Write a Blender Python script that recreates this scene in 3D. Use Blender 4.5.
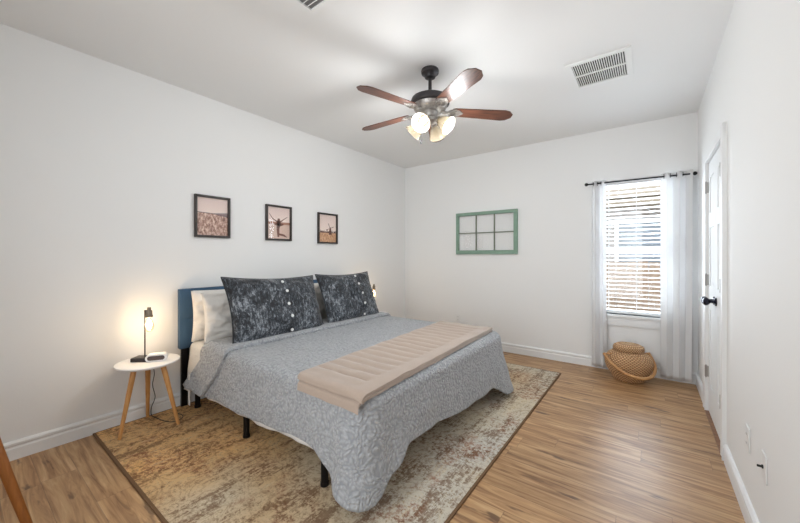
import bpy, bmesh, math, random
from mathutils import Vector, Matrix, noise
random.seed(7)
for o in list(bpy.data.objects): bpy.data.objects.remove(o)
S = bpy.context.scene; COL = S.collection
W, D, H, N = 3.626, 4.487, 2.74, -0.95      # room: x 0..W, y N..D, z 0..H

# ------------------------------------------------------------------ camera
cam = bpy.data.objects.new('camera', bpy.data.cameras.new('camera')); COL.objects.link(cam)
cam.location = (3.239, 0.0, 1.2907)
cam.rotation_euler = (math.pi/2, 0, math.radians(36.725))
cam.data.sensor_width = 36; cam.data.lens = 334.86/800*36
cam.data.shift_y = -(261.5-256.1)/800
cam.data.clip_start = 0.05
S.camera = cam

# ------------------------------------------------------------------ world
wd = bpy.data.worlds.new('daylight_sky'); S.world = wd; wd.use_nodes = True
nt = wd.node_tree; nt.nodes.clear()
wo = nt.nodes.new('ShaderNodeOutputWorld'); bg = nt.nodes.new('ShaderNodeBackground')
bg.inputs[0].default_value = (0.88, 0.94, 1.0, 1); bg.inputs[1].default_value = 1.75
nt.links.new(bg.outputs[0], wo.inputs[0])

def area(name, loc, rot, sx, sy, power, col):
    l = bpy.data.lights.new(name, 'AREA'); l.shape = 'RECTANGLE'; l.size = sx; l.size_y = sy
    l.energy = power; l.color = col
    o = bpy.data.objects.new(name, l); COL.objects.link(o); o.location = loc; o.rotation_euler = rot
    return o
# added soft fill lamp inside the windowless near wall, behind the camera
area('near_end_fill', (1.8, N+0.03, 1.35), (math.radians(88), 0, math.radians(6)), 2.6, 2.2, 36, (0.92, 0.96, 1.0)).data.spread = math.radians(125)
# daylight through the back window
area('window_daylight', (3.12, D+0.30, 1.45), (math.radians(-90), 0, 0), 0.66, 1.45, 45, (0.78, 0.89, 1.0))
S.view_settings.view_transform = 'Standard'; S.view_settings.look = 'None'
S.view_settings.gamma = 1.0; S.view_settings.use_curve_mapping = False
S.view_settings.exposure = 0.12

# ------------------------------------------------------------------ helpers
class NT:
    def __init__(s, name):
        s.m = bpy.data.materials.new(name); s.m.use_nodes = True; s.t = s.m.node_tree
        s.b = s.t.nodes['Principled BSDF']; s.out = s.t.nodes['Material Output']
    def n(s, typ, ins=None, **kw):
        nd = s.t.nodes.new('ShaderNode'+typ)
        for k, v in kw.items(): setattr(nd, k, v)
        for k, v in (ins or {}).items():
            if isinstance(v, bpy.types.NodeSocket): s.t.links.new(v, nd.inputs[k])
            else: nd.inputs[k].default_value = v
        return nd
    def l(s, a, b): s.t.links.new(a, b)
    def ramp(s, fac, stops, interp='LINEAR'):
        r = s.n('ValToRGB', {0: fac}); r.color_ramp.interpolation = interp
        e = r.color_ramp.elements
        while len(e) < len(stops): e.new(0.5)
        for el, (p, c) in zip(e, stops):
            el.position = p; el.color = (*(c if hasattr(c, '__len__') else (c, c, c)), 1)
        return r.outputs[0]
    def mix(s, fac, a, b, mode='MIX'):
        m = s.n('Mix', data_type='RGBA', blend_type=mode)
        for i, v in ((0, fac), (6, a), (7, b)):
            if isinstance(v, bpy.types.NodeSocket): s.l(v, m.inputs[i])
            elif i: m.inputs[i].default_value = (*v, 1)
            else: m.inputs[0].default_value = v
        return m.outputs[2]
    def math(s, op, a, b=0.0, c=0.0):
        return s.n('Math', {0: a, 1: b, 2: c}, operation=op).outputs[0]
    def obj(s): return s.n('TexCoord').outputs['Object']
    def bump(s, h, strength, dist=0.01):
        b = s.n('Bump', {'Height': h, 'Strength': strength, 'Distance': dist}); s.l(b.outputs[0], s.b.inputs['Normal'])
def srgb(r, g, b):
    f = lambda c: (c/255/12.92) if c/255 <= 0.04045 else ((c/255+0.055)/1.055)**2.4
    return (f(r), f(g), f(b))
def plain(name, col, rough=0.5, metal=0.0, bump=None, coat=0.0, var=0.0):
    k = NT(name); k.b.inputs['Base Color'].default_value = (*col, 1)
    k.b.inputs['Roughness'].default_value = rough; k.b.inputs['Metallic'].default_value = metal
    if coat: k.b.inputs['Coat Weight'].default_value = coat
    nz = k.n('TexNoise', {'Vector': k.obj(), 'Scale': bump[0] if bump else 40.0, 'Detail': 4.0})
    if var:
        k.l(k.mix(nz.outputs[0], tuple(c*(1-var) for c in col), tuple(min(1, c*(1+var)) for c in col)), k.b.inputs['Base Color'])
    if bump: k.bump(nz.outputs[0], bump[1], 0.002)
    return k.m

WL = {}                                   # world location of a root's frame for each object
def empty(name, loc, label, cat, group=None):
    o = bpy.data.objects.new(name, None); COL.objects.link(o); o.location = loc; o.empty_display_size = 0.05
    o['label'] = label; o['category'] = cat
    if group: o['group'] = group
    WL[o.name] = Vector(loc); return o
def tag(o, label=None, cat=None, group=None, kind=None):
    if label: o['label'] = label
    if cat: o['category'] = cat
    if group: o['group'] = group
    if kind: o['kind'] = kind
    return o
class MB:
    def __init__(s): s.bm = bmesh.new(); s.mi = 0
    def box(s, a, b, bev=0.0, seg=2, rot=None, piv=None):
        t = bmesh.new(); bmesh.ops.create_cube(t, size=1)
        a = Vector(a); b = Vector(b); c = (a+b)/2; d = b-a
        for v in t.verts: v.co = Vector((v.co.x*d.x, v.co.y*d.y, v.co.z*d.z))
        if bev: bmesh.ops.bevel(t, geom=t.edges[:], offset=min(bev, min(abs(q) for q in d)*0.49), segments=seg, profile=0.6, affect='EDGES')
        for v in t.verts:
            v.co += c
            if rot is not None:
                p = Vector(piv) if piv is not None else c
                v.co = p + rot @ (v.co-p)
        s.add(t); return s
    def add(s, t):
        me = bpy.data.meshes.new('tmp'); t.to_mesh(me); t.free()
        for p in me.polygons: p.material_index = s.mi
        s.bm.from_mesh(me); bpy.data.meshes.remove(me)
    def grid(s, rows, closed_u=False, closed_v=False):
        vs = [[s.bm.verts.new(p) for p in r] for r in rows]
        nu = len(vs); nv = len(vs[0])
        for i in range(nu if closed_u else nu-1):
            for j in range(nv if closed_v else nv-1):
                q = (vs[i][j], vs[(i+1) % nu][j], vs[(i+1) % nu][(j+1) % nv], vs[i][(j+1) % nv])
                try:
                    f = s.bm.faces.new(q); f.material_index = s.mi
                except ValueError: pass
        return vs
    def cap(s, ring):
        try:
            f = s.bm.faces.new(ring); f.material_index = s.mi
        except ValueError: pass
    def tube(s, pts, r, n=10, cap=True, flat=None):
        pts = [Vector(p) for p in pts]; rs = r if hasattr(r, '__len__') else [r]*len(pts)
        up = None; rows = []
        for i, p in enumerate(pts):
            t = (pts[min(i+1, len(pts)-1)]-pts[max(i-1, 0)]).normalized()
            if up is None:
                up = Vector((0, 0, 1)) if abs(t.z) < 0.9 else Vector((1, 0, 0))
            a = t.cross(up).normalized(); b = a.cross(t).normalized(); up = b
            k = flat or 1.0
            rows.append([p + a*math.cos(2*math.pi*j/n)*rs[i] + b*math.sin(2*math.pi*j/n)*rs[i]*k for j in range(n)])
        vs = s.grid(rows, closed_v=True)
        if cap: s.cap(vs[0][::-1]); s.cap(vs[-1])
        return s
    def lathe(s, prof, c=(0, 0, 0), n=32, axis=None, cap=True):
        c = Vector(c); M = Matrix.Identity(3)
        if axis is not None: M = Vector((0, 0, 1)).rotation_difference(Vector(axis)).to_matrix()
        rows = [[c + M @ Vector((r*math.cos(2*math.pi*j/n), r*math.sin(2*math.pi*j/n), z)) for j in range(n)] for r, z in prof]
        vs = s.grid(rows, closed_v=True)
        if cap: s.cap(vs[0][::-1]); s.cap(vs[-1])
        return s
    def prism(s, poly, fn, t0, t1):
        """poly: 2D list; fn(u,v,t)->3D"""
        a = [s.bm.verts.new(fn(u, v, t0)) for u, v in poly]; b = [s.bm.verts.new(fn(u, v, t1)) for u, v in poly]
        n = len(poly); s.cap(a[::-1]); s.cap(b)
        for i in range(n): s.cap([a[i], a[(i+1) % n], b[(i+1) % n], b[i]])
        return s
    def build(s, name, mat, parent=None, origin=None, smooth=35):
        me = bpy.data.meshes.new(name); bmesh.ops.remove_doubles(s.bm, verts=s.bm.verts[:], dist=1e-6)
        bmesh.ops.recalc_face_normals(s.bm, faces=s.bm.faces[:])
        off = WL[parent.name] if parent is not None else Vector(origin or (0, 0, 0))
        for v in s.bm.verts: v.co -= off
        s.bm.to_mesh(me); s.bm.free()
        for m in (mat if isinstance(mat, (list, tuple)) else [mat]): me.materials.append(m)
        if smooth:
            for p in me.polygons: p.use_smooth = True
            if smooth < 180: me.set_sharp_from_angle(angle=math.radians(smooth))
        o = bpy.data.objects.new(name, me); COL.objects.link(o)
        if parent is not None: o.parent = parent
        else: o.location = off
        WL[o.name] = off.copy(); return o
def struct(o): o['kind'] = 'structure'; return o
def copy_tree(o, parent=None):
    c = o.copy(); COL.objects.link(c); c.parent = parent; WL[c.name] = WL[o.name].copy()
    for ch in list(o.children): copy_tree(ch, c)
    return c
def sstep(a, b, x):
    t = max(0, min(1, (x-a)/(b-a))); return t*t*(3-2*t)

# ------------------------------------------------------------------ materials
def mat_paint(name, col, bump=0.12):
    k = NT(name); k.b.inputs['Roughness'].default_value = 0.75
    k.b.inputs['Base Color'].default_value = (*col, 1)
    nz = k.n('TexNoise', {'Vector': k.obj(), 'Scale': 90.0, 'Detail': 3.0}); k.bump(nz.outputs[0], bump, 0.003); return k.m
M_wall = mat_paint('wall_paint', (0.87, 0.87, 0.86))
M_ceil = mat_paint('ceiling_paint', (0.88, 0.88, 0.87), 0.2)
M_trim = plain('white_trim_paint', (0.86, 0.87, 0.87), 0.4)
M_door = plain('white_door_paint', (0.84, 0.85, 0.85), 0.6)
M_door.node_tree.nodes['Principled BSDF'].inputs['Specular IOR Level'].default_value = 0.2
M_white = plain('white_lacquer', (0.88, 0.88, 0.88), 0.3)
M_black = plain('black_metal', (0.012, 0.012, 0.013), 0.35, 0.6)
M_rod = plain('black_rod_metal', (0.02, 0.02, 0.022), 0.35, 0.5)
M_nickel = plain('worn_nickel', (0.42, 0.41, 0.40), 0.35, 0.9)
M_bronze = plain('dark_bronze', (0.055, 0.052, 0.055), 0.42, 0.7, var=0.2)
M_antique = plain('antique_silver', (0.42, 0.40, 0.38), 0.38, 0.75, var=0.5, bump=(60, 0.5))
M_plate = plain('wall_plate_plastic', (0.85, 0.85, 0.84), 0.35)
M_dark = plain('dark_slot', (0.02, 0.02, 0.02), 0.6)
M_cord = plain('black_rubber', (0.015, 0.015, 0.015), 0.5)

def mat_floor():
    k = NT('oak_plank_floor'); P = k.obj()
    sp = k.n('SeparateXYZ', {0: P})
    row = k.math('FLOOR', k.math('DIVIDE', sp.outputs[1], 0.152))
    rnd = k.n('TexWhiteNoise', {'W': row}, noise_dimensions='1D').outputs[0]
    xs = k.math('ADD', sp.outputs[0], k.math('MULTIPLY', rnd, 5.0))
    colu = k.math('FLOOR', k.math('DIVIDE', xs, 1.22))
    cv = k.n('CombineXYZ', {0: row, 1: colu})
    pr = k.n('TexWhiteNoise', {'Vector': cv.outputs[0]}, noise_dimensions='2D').outputs[0]
    # grain, offset per plank
    gv = k.n('CombineXYZ', {0: k.math('MULTIPLY', xs, 1.3), 1: k.math('MULTIPLY', sp.outputs[1], 17.0), 2: k.math('MULTIPLY', pr, 37.0)})
    g1 = k.n('TexNoise', {'Vector': gv.outputs[0], 'Scale': 1.5, 'Detail': 6.0, 'Roughness': 0.62, 'Distortion': 0.9}).outputs[0]
    gv2 = k.n('CombineXYZ', {0: k.math('MULTIPLY', xs, 3.0), 1: k.math('MULTIPLY', sp.outputs[1], 90.0), 2: pr})
    g2 = k.n('TexNoise', {'Vector': gv2.outputs[0], 'Scale': 1.4, 'Detail': 4.0}).outputs[0]
    base = k.ramp(g1, [(0.28, srgb(106, 72, 42)), (0.42, srgb(162, 121, 80)), (0.55, srgb(198, 157, 110)), (0.72, srgb(224, 188, 142))])
    base = k.mix(k.math('MULTIPLY', g2, 0.4), base, srgb(142, 106, 76))
    tone = k.ramp(pr, [(0.0, 0.84), (1.0, 1.0)])
    base = k.mix(1.0, base, tone, 'MULTIPLY')
    # knots and dark cracks
    kv = k.n('CombineXYZ', {0: k.math('MULTIPLY', xs, 3.2), 1: k.math('MULTIPLY', sp.outputs[1], 13.0), 2: k.math('MULTIPLY', pr, 9.0)})
    kn = k.n('TexNoise', {'Vector': kv.outputs[0], 'Scale': 1.0, 'Detail': 3.0, 'Roughness': 0.6}).outputs[0]
    km = k.ramp(kn, [(0.62, 0.0), (0.70, 0.85)])
    base = k.mix(km, base, srgb(88, 58, 38))
    # seams
    fy = k.math('FRACT', k.math('DIVIDE', sp.outputs[1], 0.152)); fx = k.math('FRACT', k.math('DIVIDE', xs, 1.22))
    sy = k.math('LESS_THAN', fy, 0.018); sx = k.math('LESS_THAN', fx, 0.0022)
    seam = k.math('MAXIMUM', sy, sx)
    base = k.mix(k.math('MULTIPLY', seam, 0.5), base, srgb(90, 64, 46))
    k.l(base, k.b.inputs['Base Color']); k.b.inputs['Specular IOR Level'].default_value = 0.5
    k.l(k.ramp(g1, [(0.3, 0.42), (0.7, 0.32)]), k.b.inputs['Roughness'])
    hgt = k.math('SUBTRACT', k.math('MULTIPLY', g2, 0.3), seam)
    k.bump(hgt, 0.15, 0.002); return k.m
M_floor = mat_floor()

def mat_wood(name, c1, c2, scale=(1, 1, 12), rough=0.4):
    k = NT(name); mp = k.n('Mapping', {'Vector': k.obj(), 'Scale': scale})
    nz = k.n('TexNoise', {'Vector': mp.outputs[0], 'Scale': 6.0, 'Detail': 6.0, 'Distortion': 0.6}).outputs[0]
    k.l(k.ramp(nz, [(0.3, c1), (0.7, c2)]), k.b.inputs['Base Color']); k.b.inputs['Roughness'].default_value = rough
    return k.m
M_pine = mat_wood('pine_leg', srgb(196, 138, 78), srgb(216, 164, 104), (12, 12, 1))
M_brownleg = mat_wood('brown_wood_leg', srgb(140, 84, 34), srgb(164, 102, 46), (12, 12, 1))
M_walnut = mat_wood('walnut_blade', srgb(46, 25, 18), srgb(108, 66, 48), (1.2, 14, 14), 0.38)

def mat_rug():
    k = NT('distressed_rug'); P = k.obj(); sp = k.n('SeparateXYZ', {0: P})
    wn = k.n('TexNoise', {'Vector': P, 'Scale': 2.2, 'Detail': 2.0}).outputs['Color']
    wp = k.n('VectorMath', {0: P, 1: wn}, operation='ADD').outputs[0]
    # distance to rug edge
    ax = k.math('SUBTRACT', 1.22, k.math('ABSOLUTE', sp.outputs[0])); ay = k.math('SUBTRACT', 1.69, k.math('ABSOLUTE', sp.outputs[1]))
    ed = k.math('MINIMUM', ax, ay)
    big = k.n('TexNoise', {'Vector': P, 'Scale': 1.3, 'Detail': 2.0}).outputs[0]
    field = k.ramp(k.math('ADD', k.math('MULTIPLY', big, 0.6), k.math('MULTIPLY', k.math('ADD', sp.outputs[0], 1.2), 0.17)),
                   [(0.24, srgb(236, 184, 118)), (0.44, srgb(206, 170, 122)), (0.62, srgb(204, 190, 164)), (0.80, srgb(196, 192, 180))])  # warm lamplight painted into the field: golden at the headboard, greyer at the foot
    fine = k.n('TexNoise', {'Vector': P, 'Scale': 36.0, 'Detail': 7.0, 'Roughness': 0.85}).outputs[0]
    smpx = k.n('Mapping', {'Vector': P, 'Scale': (70.0, 5.0, 1.0)})
    streak = k.n('TexNoise', {'Vector': smpx.outputs[0], 'Scale': 1.0, 'Detail': 5.0, 'Roughness': 0.7}).outputs[0]
    band = k.n('TexNoise', {'Vector': k.n('Mapping', {'Vector': P, 'Scale': (12.0, 0.8, 1.0)}).outputs[0], 'Scale': 1.0, 'Detail': 3.0}).outputs[0]
    # scrolls: contour lines of a smooth noise
    cn = k.n('TexNoise', {'Vector': P, 'Scale': 2.6, 'Detail': 1.0, 'Distortion': 1.6}).outputs[0]
    con = k.math('ABSOLUTE', k.math('SINE', k.math('MULTIPLY', cn, 34.0)))
    sc = k.math('MULTIPLY', k.ramp(con, [(0.10, 1.0), (0.28, 0.0)]), k.ramp(fine, [(0.40, 0.2), (0.6, 0.85)]))
    sd = k.math('MULTIPLY', k.ramp(con, [(0.80, 0.0), (0.95, 1.0)]), k.ramp(fine, [(0.40, 0.0), (0.56, 0.9)]))
    c = k.mix(k.math('MULTIPLY', sc, 0.6), field, srgb(196, 176, 142))
    c = k.mix(k.math('MULTIPLY', sd, 0.45), c, srgb(118, 82, 54))
    edgeness = k.ramp(ed, [(0.10, 1.0), (0.62, 0.25)])
    rustm = k.n('TexNoise', {'Vector': wp, 'Scale': 3.1, 'Detail': 3.0}).outputs[0]
    rust = k.math('MULTIPLY', k.ramp(rustm, [(0.49, 0.0), (0.57, 1.0)]), k.ramp(fine, [(0.46, 0.0), (0.54, 0.9)]))
    c = k.mix(k.math('MULTIPLY', k.math('MULTIPLY', rust, edgeness), 0.9), c, srgb(142, 84, 56))
    pat = k.n('TexNoise', {'Vector': P, 'Scale': 5.0, 'Detail': 4.0, 'Roughness': 0.6, 'Distortion': 1.0}).outputs[0]
    mask = k.math('ADD', k.math('MULTIPLY', k.math('SUBTRACT', pat, 0.5), 0.9), k.math('MULTIPLY', k.math('SUBTRACT', band, 0.5), 0.9))
    dk = k.ramp(k.math('ADD', k.math('ADD', k.math('MULTIPLY', fine, 0.65), k.math('MULTIPLY', streak, 0.35)), k.math('MULTIPLY', mask, 0.38)), [(0.51, 0.0), (0.57, 1.0)])
    c = k.mix(k.math('MULTIPLY', dk, 0.72), c, srgb(104, 70, 42))
    lt = k.ramp(k.math('SUBTRACT', streak, k.math('MULTIPLY', mask, 0.5)), [(0.58, 0.0), (0.68, 0.4)])
    c = k.mix(lt, c, srgb(214, 194, 158))
    sp2 = k.n('TexNoise', {'Vector': P, 'Scale': 60.0, 'Detail': 5.0, 'Roughness': 0.8}).outputs[0]
    c = k.mix(k.ramp(sp2, [(0.53, 0.0), (0.62, 0.45)]), c, srgb(110, 84, 58))
    c = k.mix(k.math('LESS_THAN', ed, 0.010), c, srgb(112, 84, 58))
    k.l(c, k.b.inputs['Base Color']); k.b.inputs['Roughness'].default_value = 0.95
    k.bump(k.math('ADD', sp2, streak), 0.35, 0.004); return k.m
M_rug = mat_rug()

def mat_quilt(name, ca, cb, sc=46.0):
    k = NT(name); P = k.obj()
    w = k.n('TexNoise', {'Vector': P, 'Scale': 7.0, 'Detail': 2.0}).outputs['Color']
    wp = k.n('VectorMath', {0: P, 1: k.n('VectorMath', {0: w, 'Scale': 0.10}, operation='SCALE').outputs[0]}, operation='ADD').outputs[0]
    v = k.n('TexVoronoi', {'Vector': wp, 'Scale': sc, 'Randomness': 0.9}, feature='SMOOTH_F1')
    v.inputs['Smoothness'].default_value = 0.4
    d = v.outputs['Distance']
    k.l(k.ramp(d, [(0.2, cb), (0.75, ca)]), k.b.inputs['Base Color'])
    k.b.inputs['Roughness'].default_value = 0.9; k.b.inputs['Sheen Weight'].default_value = 0.25
    k.bump(k.ramp(d, [(0.1, 1.0), (0.7, 0.0)]), 0.8, 0.010); return k.m
M_quilt = mat_quilt('grey_matelasse', srgb(148, 151, 155), srgb(182, 184, 187), 58.0)

def mat_velvet(name, c1, c2, c3):
    k = NT(name); P = k.obj()
    mp = k.n('Mapping', {'Vector': P, 'Scale': (1.0, 1.0, 0.5)})
    n1 = k.n('TexNoise', {'Vector': mp.outputs[0], 'Scale': 48.0, 'Detail': 7.0, 'Roughness': 0.78, 'Distortion': 0.5}).outputs[0]
    n2 = k.n('TexNoise', {'Vector': P, 'Scale': 5.0, 'Detail': 2.0}).outputs[0]
    f = k.math('ADD', n1, k.math('MULTIPLY', k.math('SUBTRACT', n2, 0.5), 0.35))
    k.l(k.ramp(f, [(0.42, c1), (0.53, c2), (0.66, c3)]), k.b.inputs['Base Color'])
    k.b.inputs['Roughness'].default_value = 0.65
    k.b.inputs['Sheen Weight'].default_value = 0.5; k.b.inputs['Sheen Roughness'].default_value = 0.35
    k.bump(n1, 0.6, 0.01); return k.m
M_velvet = mat_velvet('crushed_velvet', srgb(16, 19, 24), srgb(52, 58, 66), srgb(156, 162, 168))

def mat_fabric(name, col, sc=400.0, bump=0.25, wr=0.0, rough=0.9, sheen=0.1, sub=0):
    k = NT(name); P = k.obj()
    k.b.inputs['Roughness'].default_value = rough; k.b.inputs['Sheen Weight'].default_value = sheen
    n = k.n('TexNoise', {'Vector': P, 'Scale': sc, 'Detail': 2.0}).outputs[0]
    k.l(k.mix(k.ramp(n, [(0.35, 0.0), (0.65, 1.0)]), tuple(c*0.88 for c in col), col), k.b.inputs['Base Color'])
    h = n
    if wr:
        n2 = k.n('TexNoise', {'Vector': P, 'Scale': 9.0, 'Detail': 4.0, 'Distortion': 1.2}).outputs[0]
        h = k.math('ADD', k.math('MULTIPLY', n, 0.1), k.math('MULTIPLY', n2, wr))
        k.bump(h, 0.5, 0.03)
    else: k.bump(h, bump, 0.002)
    return k.m
M_sheet = mat_fabric('white_sheet', (0.80, 0.78, 0.74), wr=0.6)
M_case = mat_fabric('ivory_pillowcase', (0.87, 0.84, 0.79), wr=0.7, rough=0.55, sheen=0.3)
M_mattress = mat_fabric('mattress_ticking', (0.78, 0.77, 0.75))
M_head = mat_fabric('blue_upholstery', srgb(60, 90, 118), 500.0, 0.4)
M_blanket = mat_fabric('beige_fleece', srgb(178, 159, 144), 260.0, 0.4, sheen=0.4)

def mat_sheer():
    k = NT('white_curtain_cloth'); P = k.obj()
    k.b.inputs['Base Color'].default_value = (0.93, 0.93, 0.93, 1); k.b.inputs['Roughness'].default_value = 0.85
    tr = k.n('BsdfTranslucent', {'Color': (0.9, 0.9, 0.9, 1)})
    tp = k.n('BsdfTransparent', {'Color': (1, 1, 1, 1)})
    m1 = k.n('MixShader', {0: 0.28, 1: k.b.outputs[0], 2: tr.outputs[0]})
    m2 = k.n('MixShader', {0: 0.03, 1: m1.outputs[0], 2: tp.outputs[0]})
    k.l(m2.outputs[0], k.out.inputs[0]); return k.m
M_curtain = mat_sheer()
def mat_glass(name, tint=(1, 1, 1), gloss=0.08, rough=0.02):
    k = NT(name); tp = k.n('BsdfTransparent', {'Color': (*tint, 1)}); gl = k.n('BsdfGlossy', {'Roughness': rough})
    fr = k.n('LayerWeight', {'Blend': 0.5}); f = k.math('ADD', k.math('MULTIPLY', k.math('POWER', fr.outputs['Facing'], 5.0), 0.7), gloss+0.025)
    m = k.n('MixShader', {0: f, 1: tp.outputs[0], 2: gl.outputs[0]}); k.l(m.outputs[0], k.out.inputs[0]); return k.m
M_glass = mat_glass('clear_glass', gloss=0.01)
M_frameglass = mat_glass('picture_glass', gloss=-0.008, rough=0.05)
def mat_emit(name, col, st):
    k = NT(name); e = k.n('Emission', {'Color': (*col, 1), 'Strength': st}); k.l(e.outputs[0], k.out.inputs[0]); return k.m
M_bulb = mat_emit('warm_bulb', (1.0, 0.80, 0.52), 5.0)
M_filament = mat_emit('lamp_filament', (1.0, 0.78, 0.45), 30.0)
def mat_frost():
    k = NT('frosted_glass_shade')
    tr = k.n('BsdfTranslucent', {'Color': (0.12, 0.10, 0.07, 1)}); df = k.n('BsdfDiffuse', {'Color': (0.30, 0.27, 0.21, 1)})
    gl = k.n('BsdfGlossy', {'Roughness': 0.2}); tp = k.n('BsdfTransparent')
    m = k.n('MixShader', {0: 0.35, 1: tr.outputs[0], 2: df.outputs[0]})
    m2 = k.n('MixShader', {0: 0.08, 1: m.outputs[0], 2: gl.outputs[0]})
    m3 = k.n('MixShader', {0: 0.15, 1: m2.outputs[0], 2: tp.outputs[0]})
    k.l(m3.outputs[0], k.out.inputs[0]); return k.m
M_frost = mat_frost()
def mat_wicker():
    k = NT('woven_wicker'); P = k.obj(); sp = k.n('SeparateXYZ', {0: P})
    ang = k.math('ARCTAN2', sp.outputs[1], sp.outputs[0])
    row = k.math('MULTIPLY', sp.outputs[2], 80.0)
    par = k.math('MULTIPLY', k.math('FLOOR', row), math.pi)
    a = k.math('SINE', k.math('ADD', k.math('MULTIPLY', ang, 38.0), par))
    b = k.math('ABSOLUTE', k.math('SINE', k.math('MULTIPLY', row, math.pi)))
    h = k.math('MULTIPLY', k.math('ADD', k.math('MULTIPLY', a, 0.5), 0.5), b)
    nz = k.n('TexNoise', {'Vector': P, 'Scale': 30.0, 'Detail': 3.0}).outputs[0]
    c = k.ramp(h, [(0.0, srgb(140, 92, 56)), (0.3, srgb(214, 170, 124)), (1.0, srgb(246, 216, 172))])
    c = k.mix(k.math('MULTIPLY', nz, 0.3), c, srgb(196, 142, 92))
    k.l(c, k.b.inputs['Base Color']); k.b.inputs['Roughness'].default_value = 0.6
    k.bump(h, 0.8, 0.012); return k.m
M_wicker = mat_wicker()
M_rattan = mat_wood('rattan_handle', srgb(176, 124, 74), srgb(206, 160, 108), (1, 1, 1))

# ------------------------------------------------------------------ room shell
T = 0.14
b = MB(); b.box((-T, N-T, -0.12), (W+T, D+T, 0)); struct(b.build('floor', M_floor, smooth=0))
b = MB(); b.box((-T, N-T, H), (W+T, D+T, H+0.12)); struct(b.build('ceiling', M_ceil, smooth=0))
b = MB(); b.box((-T, N-T, 0), (0, D+T, H)); struct(b.build('wall_left', M_wall, smooth=0))
WX0, WX1, WZ0, WZ1 = 2.77, 3.47, 0.635, 2.145
b = MB(); b.box((0, D, 0), (WX0, D+T, H)); b.box((WX1, D, 0), (W, D+T, H)); b.box((WX0, D, 0), (WX1, D+T, WZ0)); b.box((WX0, D, WZ1), (WX1, D+T, H))
struct(b.build('wall_back', M_wall, smooth=0))
DY0, DY1, DZ = 3.015, 3.765, 2.062
b = MB(); b.box((W, N-T, 0), (W+T, DY0, H)); b.box((W, DY1, 0), (W+T, D+T, H)); b.box((W, DY0, DZ), (W+T, DY1, H))
struct(b.build('wall_right', M_wall, smooth=0))
b = MB(); b.box((0, N-T, 0), (W, N, H)); struct(b.build('wall_near', M_wall, smooth=0))

# baseboards: profile extruded along each wall
PROF = [(0, 0), (0.016, 0), (0.016, 0.072), (0.011, 0.082), (0.011, 0.088), (0.019, 0.094), (0.019, 0.106), (0.009, 0.118), (0, 0.118)]
def board(name, fn, t0, t1):
    b = MB(); b.prism(PROF, fn, t0, t1); return struct(b.build(name, M_trim, smooth=0))
board('baseboard_left', lambda u, v, t: (u, t, v), N, D)
board('baseboard_back', lambda u, v, t: (t, D-u, v), 0, W)
board('baseboard_right', lambda u, v, t: (W-u, t, v), N, DY0-0.125)
board('baseboard_right.001', lambda u, v, t: (W-u, t, v), DY1+0.105, D)

# closet casing
b = MB()
CP = [(0, 0), (0.016, 0.0), (0.020, 0.02), (0.014, 0.05), (0.022, 0.085), (0.022, 0.1), (0, 0.1)]
def cas(fn, a, c): b.prism(CP, fn, a, c)
cas(lambda u, v, t: (W-u, DY0-0.005-v, t), 0, DZ+0.068); cas(lambda u, v, t: (W-u, DY1+0.005+v, t), 0, DZ+0.068)
b.box((W-0.018, DY0-0.105, DZ+0.004), (W, DY1+0.105, DZ+0.075), 0.004)
struct(b.build('trim_1', M_trim, smooth=0))
b = MB(); b.box((W-0.02, DY0, 0), (W+0.12, DY1, 0.006)); struct(b.build('trim_2', mat_wood('threshold_oak', srgb(120, 82, 54), srgb(150, 108, 74), (1, 8, 1)), smooth=0))
# closet double door
def door_leaf(idx, y0, y1, hinge_y, knob_y):
    r = empty('door_%d' % idx, (W+0.02, (y0+y1)/2, 0.008), None or 'x', 'door'); del r['label']; del r['category']; r['kind'] = 'structure'
    b = MB(); xf = W+0.004; b.box((xf+0.006, y0, 0.012), (xf+0.036, y1, DZ-0.006))
    z0, z1 = 0.012, DZ-0.006
    zs = [(0.24, 0.86), (1.05, 1.52), (1.64, 1.93)]
    sw = 0.085
    b.box((xf, y0, z0), (xf+0.008, y0+sw, z1)); b.box((xf, y1-sw, z0), (xf+0.008, y1, z1))
    prev = z0
    for a, c in zs:
        b.box((xf, y0+sw, prev), (xf+0.008, y1-sw, a)); prev = c
        # raised panel
        m = 0.035
        b.bm.faces.ensure_lookup_table()
        o = [(y0+sw, a), (y1-sw, a), (y1-sw, c), (y0+sw, c)]; i = [(y0+sw+m, a+m), (y1-sw-m, a+m), (y1-sw-m, c-m), (y0+sw+m, c-m)]
        vo = [b.bm.verts.new((xf+0.009, p, q)) for p, q in o]; vi = [b.bm.verts.new((xf+0.002, p, q)) for p, q in i]
        for q in range(4): b.cap([vo[q], vo[(q+1) % 4], vi[(q+1) % 4], vi[q]])
        b.cap(vi)
    b.box((xf, y0+sw, prev), (xf+0.008, y1-sw, z1))
    b.build('door_panel', M_door, r, smooth=0)
    for z in (1.86, 1.095, 0.335):
        h = MB(); h.tube([(W-0.012, hinge_y, z-0.045), (W-0.012, hinge_y, z+0.045)], 0.008, 10)
        h.tube([(W-0.012, hinge_y, z-0.052), (W-0.012, hinge_y, z+0.052)], 0.0045, 8)
        h.box((W-0.008, hinge_y-0.012, z-0.043), (W+0.004, hinge_y+0.012, z+0.043))
        h.build('hinge', M_nickel, r)
    kb = MB(); kb.lathe([(0.001, 0), (0.030, 0), (0.032, 0.004), (0.028, 0.010), (0.012, 0.013), (0.011, 0.034), (0.02, 0.040), (0.029, 0.052), (0.030, 0.062), (0.024, 0.072), (0.012, 0.077), (0.001, 0.078)],
                        (xf, knob_y, 0.955), 24, axis=(-1, 0, 0))
    kb.build('door_knob', plain('black_knob', (0.015, 0.015, 0.03), 0.15, 0.6), r)
door_leaf(1, DY0+0.003, 3.388, DY0+0.002, 3.345)
door_leaf(2, 3.391, DY1-0.003, DY1-0.002, 3.435)

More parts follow.
